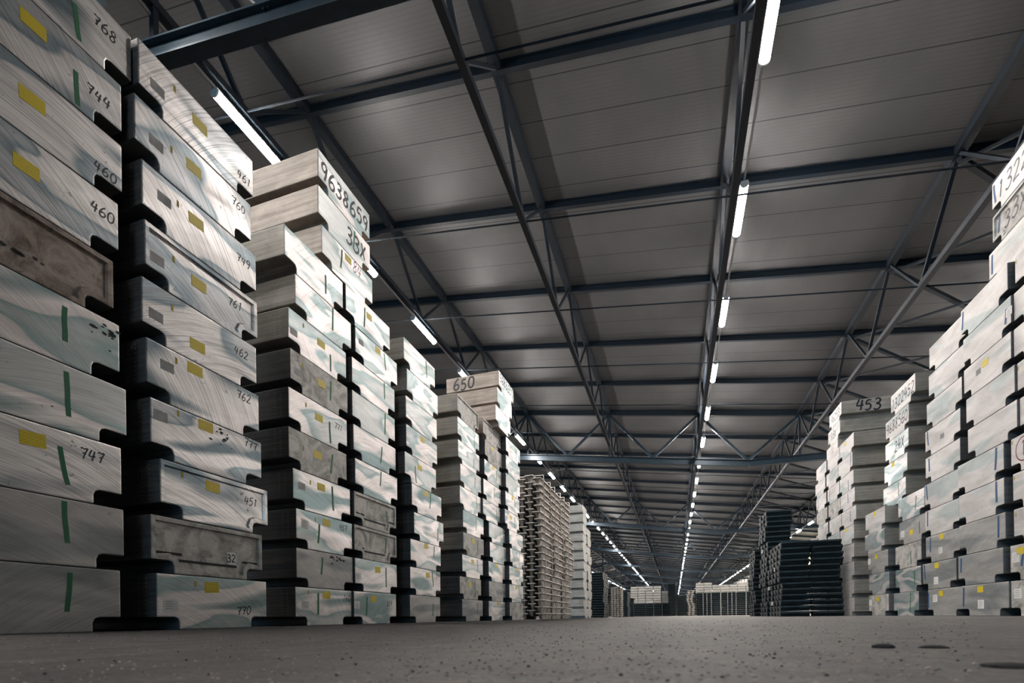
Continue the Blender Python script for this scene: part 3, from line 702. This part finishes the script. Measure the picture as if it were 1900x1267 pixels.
for c, rows in BLOCKS.items():
    left = c[0] == 'C'
    for (lv, X, Y, W) in rows:
        face, side, rim, word = LOOK.get((c, lv), (('cut' if left else 'plain'), 'side', False, 'silvery' if left else 'pale grey'))
        if left and (c in ('C4t',) or (c == 'C8t')): side = 'side_lit_warm'
        if c in ('R6', 'R6t', 'R5t') or (c in ('C3', 'C5') and lv >= 8) or (c == 'C6' and lv >= 4) or (c == 'R5' and lv > 3): side = 'side_lit'
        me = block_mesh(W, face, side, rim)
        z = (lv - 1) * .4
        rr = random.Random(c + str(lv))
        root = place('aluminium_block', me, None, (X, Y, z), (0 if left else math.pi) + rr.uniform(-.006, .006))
        top_z = .398
        off = -.0 if not rim else -.0155
        def to3(u, v, t=.0012, off=off): return (off + t, u - W / 2, v)
        marks = MARKS.get((c, lv), []); mw = []
        if c in ('R7', 'R8') and lv in (3, 5, 8): marks = [('b', .2, .35, .1)]
        if c == 'C7' and lv == 4: marks = []
        for m in marks:
            k, u, v = m[:3]
            if rim: u = min(max(u, .10), W - .10); v = min(max(v, .10), .33)
            if k == 'y':
                mb = MB(); rect(mb, u - .062, u + .062, min(v, .35) - .04, min(v, .35) + .04, to3, rot=rr.uniform(-.05, .05)); small(mb, 'yellow_label', 'yellow', root); mw.append('yellow label')
            elif k == 't':
                mb = MB(); v = min(v, .36); rect(mb, u - .008, u + .008, v - .022, v + .022, to3); small(mb, 'yellow_tick', 'ochre', root)
            elif k in 'gb':
                v1 = m[3]; lo, hi = max(min(v, v1), .02 + (.1 if rim or u < NOTCH or u > W - NOTCH else 0)), min(max(v, v1), .385)
                if c[-1] == 't' or hi - lo < .12: lo, hi = .13, .36
                mb = MB(); s = rr.uniform(-.02, .02); wv = .016 if k == 'g' else .021
                P = [(u + s, hi), (u + s * .4 + rr.uniform(-.004, .004), hi * .6 + lo * .4), (u - s * .2, hi * .3 + lo * .7), (u - s, lo)]
                ribbon(mb, smooth(P), wv * 1.7, to3); small(mb, 'paint_stripe', 'green' if k == 'g' else 'blue', root); mw.append('green stripe' if k == 'g' else 'blue stripe')
            elif k in 'wWS':
                s = (.055, .045) if k == 'w' else (.065, .055) if k == 'W' else (.042, .05)
                v = min(max(v, s[1] + .015), .37 - s[1])
                mb = MB(); rect(mb, u - s[0], u + s[0], v - s[1], v + s[1], to3, rot=rr.uniform(-.06, .06)); p = small(mb, 'paper_label', 'paper', root); mw.append('white label')
                if k == 'S':
                    t2 = lettering(m[3], u, v, .06, .009, lambda a, b_, t=.0032: (off + t, a - W / 2, b_), .0)
                    p['label'] = 'white label printed 32'; t2.build('printed_number', M['ink'], p)
                else:
                    t2 = MB()
                    for q in range(4): rect(t2, u - s[0] * .7, u + s[0] * (.2 + .5 * rr.random()), v - s[1] * .6 + q * s[1] * .38, v - s[1] * .6 + q * s[1] * .38 + .004, lambda a, b_, t=0: (off + .0022 + t * .3, a - W / 2, b_))
                    t2.build('printed_lines', M['faint'], p)
            elif k == 'p':
                mb = MB(); v = min(max(v, .18), .33)
                rect(mb, u - .05, u + .05, v - .035, v + .035, to3, th=.0008); small(mb, 'faded_stencil', 'faint', root)
            elif k in 'nNR':
                txt = m[3]; h = .066 if k == 'n' else .19; wv = .0085 if k == 'n' else .023
                if len(txt) > 6: h = .18; wv = .021
                if c == 'C4t' and k == 'N': wv = .028
                if k == 'R': h = .12; wv = .012
                u = min(max(u, h * .36 * len(txt) + .02), W - h * .36 * len(txt) - .02); v = min(max(v, .1 + h * .6), .385 - h * .55)
                lettering(txt, u, v, h, wv, to3, .16 if k == 'n' else .1).build('handwritten_number', M['red' if k == 'R' else 'ink'], root); mw.insert(0, 'number ' + txt)
            elif k == 's':
                ln = m[3]; mb = MB(); v = min(max(v, .055), .3)
                mb.box(off - .004, off + .003, u - W / 2 - ln / 2, u - W / 2 + ln / 2, v - .009, v + .009); small(mb, 'dark_slot', 'void', root)
            elif k in 'dfh':
                mb = MB()
                for q in range(3 if k == 'h' else 14 if k == 'd' else 2):
                    r = rr.uniform(.004, .007) if k != 'd' else rr.uniform(.006, .02)
                    a, b_ = u + rr.gauss(0, .06), min(max(v + rr.gauss(0, .035 if k != 'h' else .06), .12), .37)
                    mb.poly([to3(a + r * rr.uniform(.6, 1.6) * math.cos(2 * math.pi * i / 7), b_ + r * rr.uniform(.4, 1) * math.sin(2 * math.pi * i / 7)) for i in range(7)])
                small(mb, 'scuff_mark' if k != 'h' else 'pit_mark', 'void', root)
            elif k == 'c':
                mb = MB(); u = .22; ribbon(mb, [(u + .13 * math.cos(t * math.pi / 12), .235 + .13 * math.sin(t * math.pi / 12)) for t in range(25)], .014, to3)
                for st in GL['1']: ribbon(mb, [(u - .06 + px * .2, .16 + py * .16) for px, py in smooth(st)], .014, to3)
                small(mb, 'painted_ring', 'red', root); mw.append('red circled 1')
        if c in ('C6', 'C8t', 'R6t') and lv in (13,):
            # big marker number on the long side facing the camera
            txt = '650' if c == 'C8t' else '453'
            sgn = -1 if left else 1
            def sd(u, v, t=.0015): return ((-BL + u) if left else (-u), sgn * (W / 2 + t), v)
            cu = .42 if c == 'C8t' else .58
            h = .25 if txt == '453' else .235
            lettering(txt, cu, .245, h, .038, sd, .1).build('marker_number', M['ink'], root)['label'] = 'black marker number ' + txt
            mw.insert(0, 'number ' + txt)
        if c in ('C2', 'C3', 'C5') and lv in (1, 3, 4, 5, 6, 8):
            mb = MB()
            for q in range(9):
                for dx in (.1, .17):
                    a, b_, r = -dx + rr.uniform(-.003, .003), .12 + q * .03, .0035
                    mb.poly([(a + r * math.cos(t * math.pi / 3), -W / 2 - .001, b_ + r * math.sin(t * math.pi / 3)) for t in range(6)])
            small(mb, 'dimple_rows', 'paper', root)
        # words that single the block out
        feats = []
        for f_ in mw:
            if f_ not in feats: feats.append(f_)
        feat = (' with ' + feats[0]) if feats else ''
        if c in TOPN: pos = '%s %s' % ({11: 'lowest', 12: 'middle', 13: 'topmost', 6: 'lowest', 7: 'second', 8: 'middle', 9: 'fourth', 10: 'topmost'}[lv], TOPN[c])
        else: pos = ('bottom' if lv == 1 else '%s from floor' % ordw(lv)) + ' in ' + STK[c]
        lab = '%s block%s, %s' % (word, feat, pos)
        if len(lab.replace('-', ' ').split()) > 16: lab = lab.replace(' stacks', '').replace(' from floor', ' up')
        if len(lab.replace('-', ' ').split()) > 16: lab = '%s block%s, %s' % (word.split()[-1], feat, pos)
        tag(root, lab, 'metal block', GRP[c])

# white block stack behind the ingot bundles, and the far stacks
def stack(name, me, x, y, nx, ny, lv0, levels, dx, dy, dz, label, cat, group, rot=0.0, jit=.03, seed=1, levels_by_col=None, z0=0.0):
    rr = random.Random(seed)
    for iy in range(ny):
        for ix in range(nx):
            n = levels if levels_by_col is None else levels_by_col[(ix + iy * nx) % len(levels_by_col)]
            for l in range(n):
                if nx > 2 and iy > 0 and l < n - 1 and ix not in (0, nx - 1): continue
                o = place(name, me, None, (x + ix * dx + rr.uniform(-jit, jit), y + iy * dy + rr.uniform(-jit, jit), z0 + (lv0 + l) * dz), rot)
                lab = label(ix, iy, l) if callable(label) else label
                tag(o, lab, cat, group)
pale = block_mesh(.97, 'pale_block', 'pale_block')
for q, (y, n) in enumerate(((20.75, 12), (21.8, 10))):
    for l in range(n):
        rr = random.Random(q * 50 + l)
        o = place('aluminium_block', pale, None, (-3.52 + rr.uniform(-.03, .03), y + rr.uniform(-.04, .04), l * .385), 0)
        o.scale.z = .385 / .4
        tag(o, 'pale block, %s column behind the ingot bundles, %s from floor' % (('nearer', 'farther')[q], ordw(l + 1)), 'metal block', 'pale blocks behind the ingot bundles')

# small cast ingots: bar with overhanging lips and raked ends
def ingot_mesh(Lg, w, h, mat, face=None):
    k = []; hl = Lg / 2
    rings = [(h, w / 2, hl), (h * .86, w / 2, hl), (h * .80, w * .25, hl * .92), (h * .10, w * .15, hl * .84), (0, w * .13, hl * .83)]
    mb = MB()
    for (z, a, b_) in rings: mb.v += [(-a, -b_, z), (a, -b_, z), (a, b_, z), (-a, b_, z)]
    for i in range(len(rings) - 1):
        for j in range(4):
            mb.f.append([i * 4 + j, (i + 1) * 4 + j, (i + 1) * 4 + (j + 1) % 4, i * 4 + (j + 1) % 4]); mb.m.append(0)
    mb.f.append([0, 1, 2, 3]); mb.m.append(0); n = (len(rings) - 1) * 4
    mb.f.append([n + 3, n + 2, n + 1, n]); mb.m.append(0)
    for i_, f_ in enumerate(mb.f):
        if i_ >= 4 and i_ < len(mb.f) - 1: mb.m[i_] = 1
    me = mb.mesh('cast_ingot', [M[mat], M['ingot_body_shaded']])
    return me
ing = ingot_mesh(1.28, .232, .178, 'ingot')
TIER = [(0, .0, .0), (1, .03, .02), (2, -.02, -.02)]
names3 = ['bottom', 'middle', 'top']
for b_ in range(3):
    yb = 14.2 + 1.4 * b_
    for t in range(3):
        rr = random.Random(b_ * 10 + t); ox = (.10 if t == 1 else 0.0) * (b_ / 2.0) + TIER[t][1] * .5; oy = TIER[t][2]
        for cidx in range(5 if b_ == 0 else 2):
            for l in range(7):
                z = t * 1.33 + l * .19 + (.09 if cidx % 2 else .0)
                o = place('cast_ingot', ing, None, (-3.62 - .236 * cidx + ox + rr.uniform(-.02, .02), yb + oy + rr.uniform(-.04, .04), z), 0)
                tag(o, 'pale cast ingot, %s tier of the %s bundle, %s column from aisle' % (names3[t], ('nearest', 'middle', 'farthest')[b_], ordw(cidx + 1)),
                    'ingot', 'ingots of the %s tier, %s bundle' % (names3[t], ('nearest', 'middle', 'farthest')[b_]))
        for q, dy in enumerate((-.42, .40)):
            s = MB(); x1, x0_, z0, z1 = -3.50 + ox, -4.75, t * 1.33, t * 1.33 + 7 * .19
            yy = yb + dy + oy; P = [(x1 + .012, yy, z0 + .02), (x1 + .02, yy + rr.uniform(-.05, .05), (z0 + z1) / 2), (x1 + .012, yy + rr.uniform(-.03, .03), z1 + .1)]
            for a, c_ in zip(P, P[1:]): s.beam(a, c_, .022, .006)
            s.beam(P[-1], (x0_, yy, z1 + .1), .006, .022)
            tag(s.build('steel_strap', M['strap']), 'thin strap around the %s tier of the %s ingot bundle, %s side' % (names3[t], ('nearest', 'middle', 'farthest')[b_], ('near', 'far')[q]), 'strap', 'straps of the pale ingot bundles')

# dark ingot stacks
def dark_bar(mb, lx, ly, h, x=0, y=0, z=0):
    mb.prism((x - lx / 2, y, z), (x + lx / 2, y, z), [(-ly * .32, 0), (ly * .32, 0), (ly * .40, h * .55), (ly / 2, h * .62), (ly / 2, h), (-ly / 2, h), (-ly / 2, h * .62), (-ly * .40, h * .55)])
    for s in (-1, 1):
        xx = x + s * (lx / 2 + .008)
        mb.box(min(xx, xx - s * .02), max(xx, xx - s * .02), y - ly * .28, y + ly * .28, z + h * .35, z + h * .9, 1)
    mb.box(x - lx * .42, x + lx * .42, y - ly / 2 - .008, y - ly / 2 + .01, z + h * .66, z + h * .97, 1)
    return mb
DM = [M['dark_ingot'], M['dark_ingot_face']]
db = dark_bar(MB(), .60, .36, .118).mesh('dark_ingot', DM)
far_dark = MB()
def dark_stack(x, y, nx, ny, n, name, seed=3, pitch=.135, dx=.635, dy=.40, far=False, lx=.60, ly=.36, h=.118):
    rr = random.Random(seed)
    for ix in range(nx):
        for iy in range(ny):
            for l in ([n - 1] if ix > 0 and iy > 0 else range(n)):
                px = x + ix * dx + .035 * math.sin((l // 3) * 2.1 + ix) + rr.uniform(-.012, .012); py = y + iy * dy + rr.uniform(-.015, .015)
                if far: dark_bar(far_dark, lx, ly, h, px, py, l * pitch); continue
                o = place('dark_ingot', db, None, (px, py, l * pitch), 0)
                tag(o, 'dark ingot, %s layer of the %s' % (ordw(l + 1), name), 'ingot', 'dark ingots of layer %d, %s' % (l + 1, name))
dark_stack(2.66, 13.2, 2, 4, 13, 'low wide dark stack by the right blocks', 3)
dark_stack(2.66, 15.0, 1, 3, 21, 'tall dark stack behind the low wide one', 4)
dark_stack(2.62, 17.0, 1, 3, 15, 'narrow dark stack left of the tall one', 9)
for i, (y, z) in enumerate(((13.6, 1.10), (14.0, .28), (14.4, .68), (15.4, 1.76))):
    t = MB().box(2.318, 2.345, y - .05, y + .05, z, z + .09)
    tag(t.build('paper_tag', M['paper']), 'small white paper tag on the dark ingot ends, %s' % ('upper near one', 'lowest one', 'one above the lowest', 'highest one')[i], 'tag')
dark_stack(-3.9, 27.0, 1, 5, 18, 'tall dark stack beyond the pale blocks at left', 5)
dark_stack(-4.55, 27.0, 1, 1, 18, 'inner column of the tall left dark stack', 6)
ing2 = ingot_mesh(1.0, .2, .125, 'ingot')
stack('cast_ingot', ing2, -4.1, 35.3, 4, 1, 0, 15, .2, 1.0, .135, 'small pale ingot in the far bundle between dark stacks at left', 'ingot', 'ingots of the far pale bundle at left', 0, .01, 11)
dark_stack(-3.9, 41.0, 1, 6, 15, '', 7, far=True)
dark_stack(-4.6, 48.0, 2, 5, 13, '', 8, far=True)
farp = block_mesh(.97, 'pale_block', 'pale_block', False, 1.14)
def far_wall(x0, nx, y, zd, nw, name, seed, cols=None, dpitch=.30):
    rr = random.Random(seed); nd = int(round(zd / dpitch))
    for ix in range(nx):
        for l in range(nd):
            dark_bar(far_dark, 1.16, .95, .275, x0 + ix * 1.22 + .57 + (.1 if ix % 3 == 0 else 0), y + .5 + rr.uniform(-.04, .04), l * dpitch)
        k = cols[ix % len(cols)] if cols else nw
        for l in range(k):
            o = place('aluminium_block', farp, None, (x0 + ix * 1.22 + 1.14 + rr.uniform(-.03, .03), y + .5 + rr.uniform(-.05, .05), nd * dpitch + l * .4), 0)
            tag(o, 'pale block over dark ingots, %s, %s pale layer' % (name, ordw(l + 1)), 'metal block', 'pale blocks of layer %d, %s' % (l + 1, name))
far_wall(-6.95, 4, 85, 2.1, 7, 'far left wall of stacks', 21)
far_wall(-2.0, 1, 86, 2.1, 5, 'short far left column', 23)
far_wall(3.25, 9, 85, 3.6, 4, 'far right wall of stacks', 22, [4, 4, 3, 3, 3, 4, 4, 4, 5])
dark_stack(-.45, 85, 1, 1, 25, '', 31, .208, far=True, lx=1.1, ly=.95, h=.17)
dark_stack(.95, 86, 2, 1, 16, '', 32, .208, dx=1.12, far=True, lx=1.1, ly=.95, h=.17)
tag(far_dark.build('dark_ingot', DM), 'far dark ingots stacked low across the end of the aisle', 'ingot', None, 'stuff')
ing3 = ingot_mesh(1.2, .5, .26, 'ingot')
rr = random.Random(5)
for l in range(14):
    for c_ in range(2):
        o = place('cast_ingot', ing3, None, (2.0 + c_ * .5 + .12 * math.sin(l * .5) + rr.uniform(-.06, .06), 79 + rr.uniform(-.1, .1), l * .265), rr.uniform(-.1, .1))
        tag(o, 'pale ingot in the crooked slim pile beside the far right wall', 'ingot', 'ingots of the crooked far pile')
for i, x in enumerate((4.3, 4.85, 5.5, 7.9, 8.5, 9.1, 12.4, 14.0)):
    s = MB().box(x - .02, x + .02, 84.95, 85.03, .0, 3.6)
    tag(s.build('steel_strap', M['strap']), 'pale vertical strap on the far right dark stacks, %s from the left' % ordw(i + 1), 'strap', 'straps of the far right wall')

# small things on the floor
for i, (x, y, r, l) in enumerate(((0.316, 0.942, .012, .017), (0.385, 0.949, .008, .020), (0.32, 0.629, .008, .026))):
    bm = bmesh.new(); bmesh.ops.create_icosphere(bm, subdivisions=2, radius=1)
    rr = random.Random(i)
    for v in bm.verts: v.co = Vector((v.co.x * l * rr.uniform(.85, 1.1), v.co.y * l * .8 * rr.uniform(.85, 1.1), max(v.co.z, -.25) * r * .5 + r * .12))
    me = bpy.data.meshes.new('stone_chip'); bm.to_mesh(me); bm.free(); me.materials.append(M['chip'])
    tag(place('stone_chip', me, None, (x, y, 0)), 'flat black chip on the asphalt, %s of the three at lower right' % ('leftmost', 'middle', 'nearest')[i], 'stone')

# loose grit lying on the asphalt near the camera
rr = random.Random(99); gb = MB()
for n in range(2600):
    d = .38 * math.exp(rr.random() * 2.6); a = rr.uniform(-.95, .62) - YAW * 0
    x, y = d * math.sin(a - .18), d * math.cos(a - .18)
    if x < -3.2 or x > 3.4: continue
    r = rr.uniform(.0008, .0026) * (1 + d * .25); k = len(gb.v)
    q_ = rr.random(); mi = 0 if q_ < .45 else (1 if q_ < .9 else 2)
    gb.v += [(x + r, y, r * .3), (x, y + r, r * .4), (x - r * .9, y, r * .3), (x, y - r * .8, r * .35), (x, y, r * .9), (x, y, -r * .1)]
    for q in ((0, 1, 4), (1, 2, 4), (2, 3, 4), (3, 0, 4), (1, 0, 5), (2, 1, 5), (3, 2, 5), (0, 3, 5)): gb.f.append([k + i for i in q]); gb.m.append(mi)
tag(gb.build('grit', [M['concrete'], M['side_lit_warm'], M['chip']]), 'loose grit and grains scattered over the worn asphalt', 'grit', None, 'stuff')
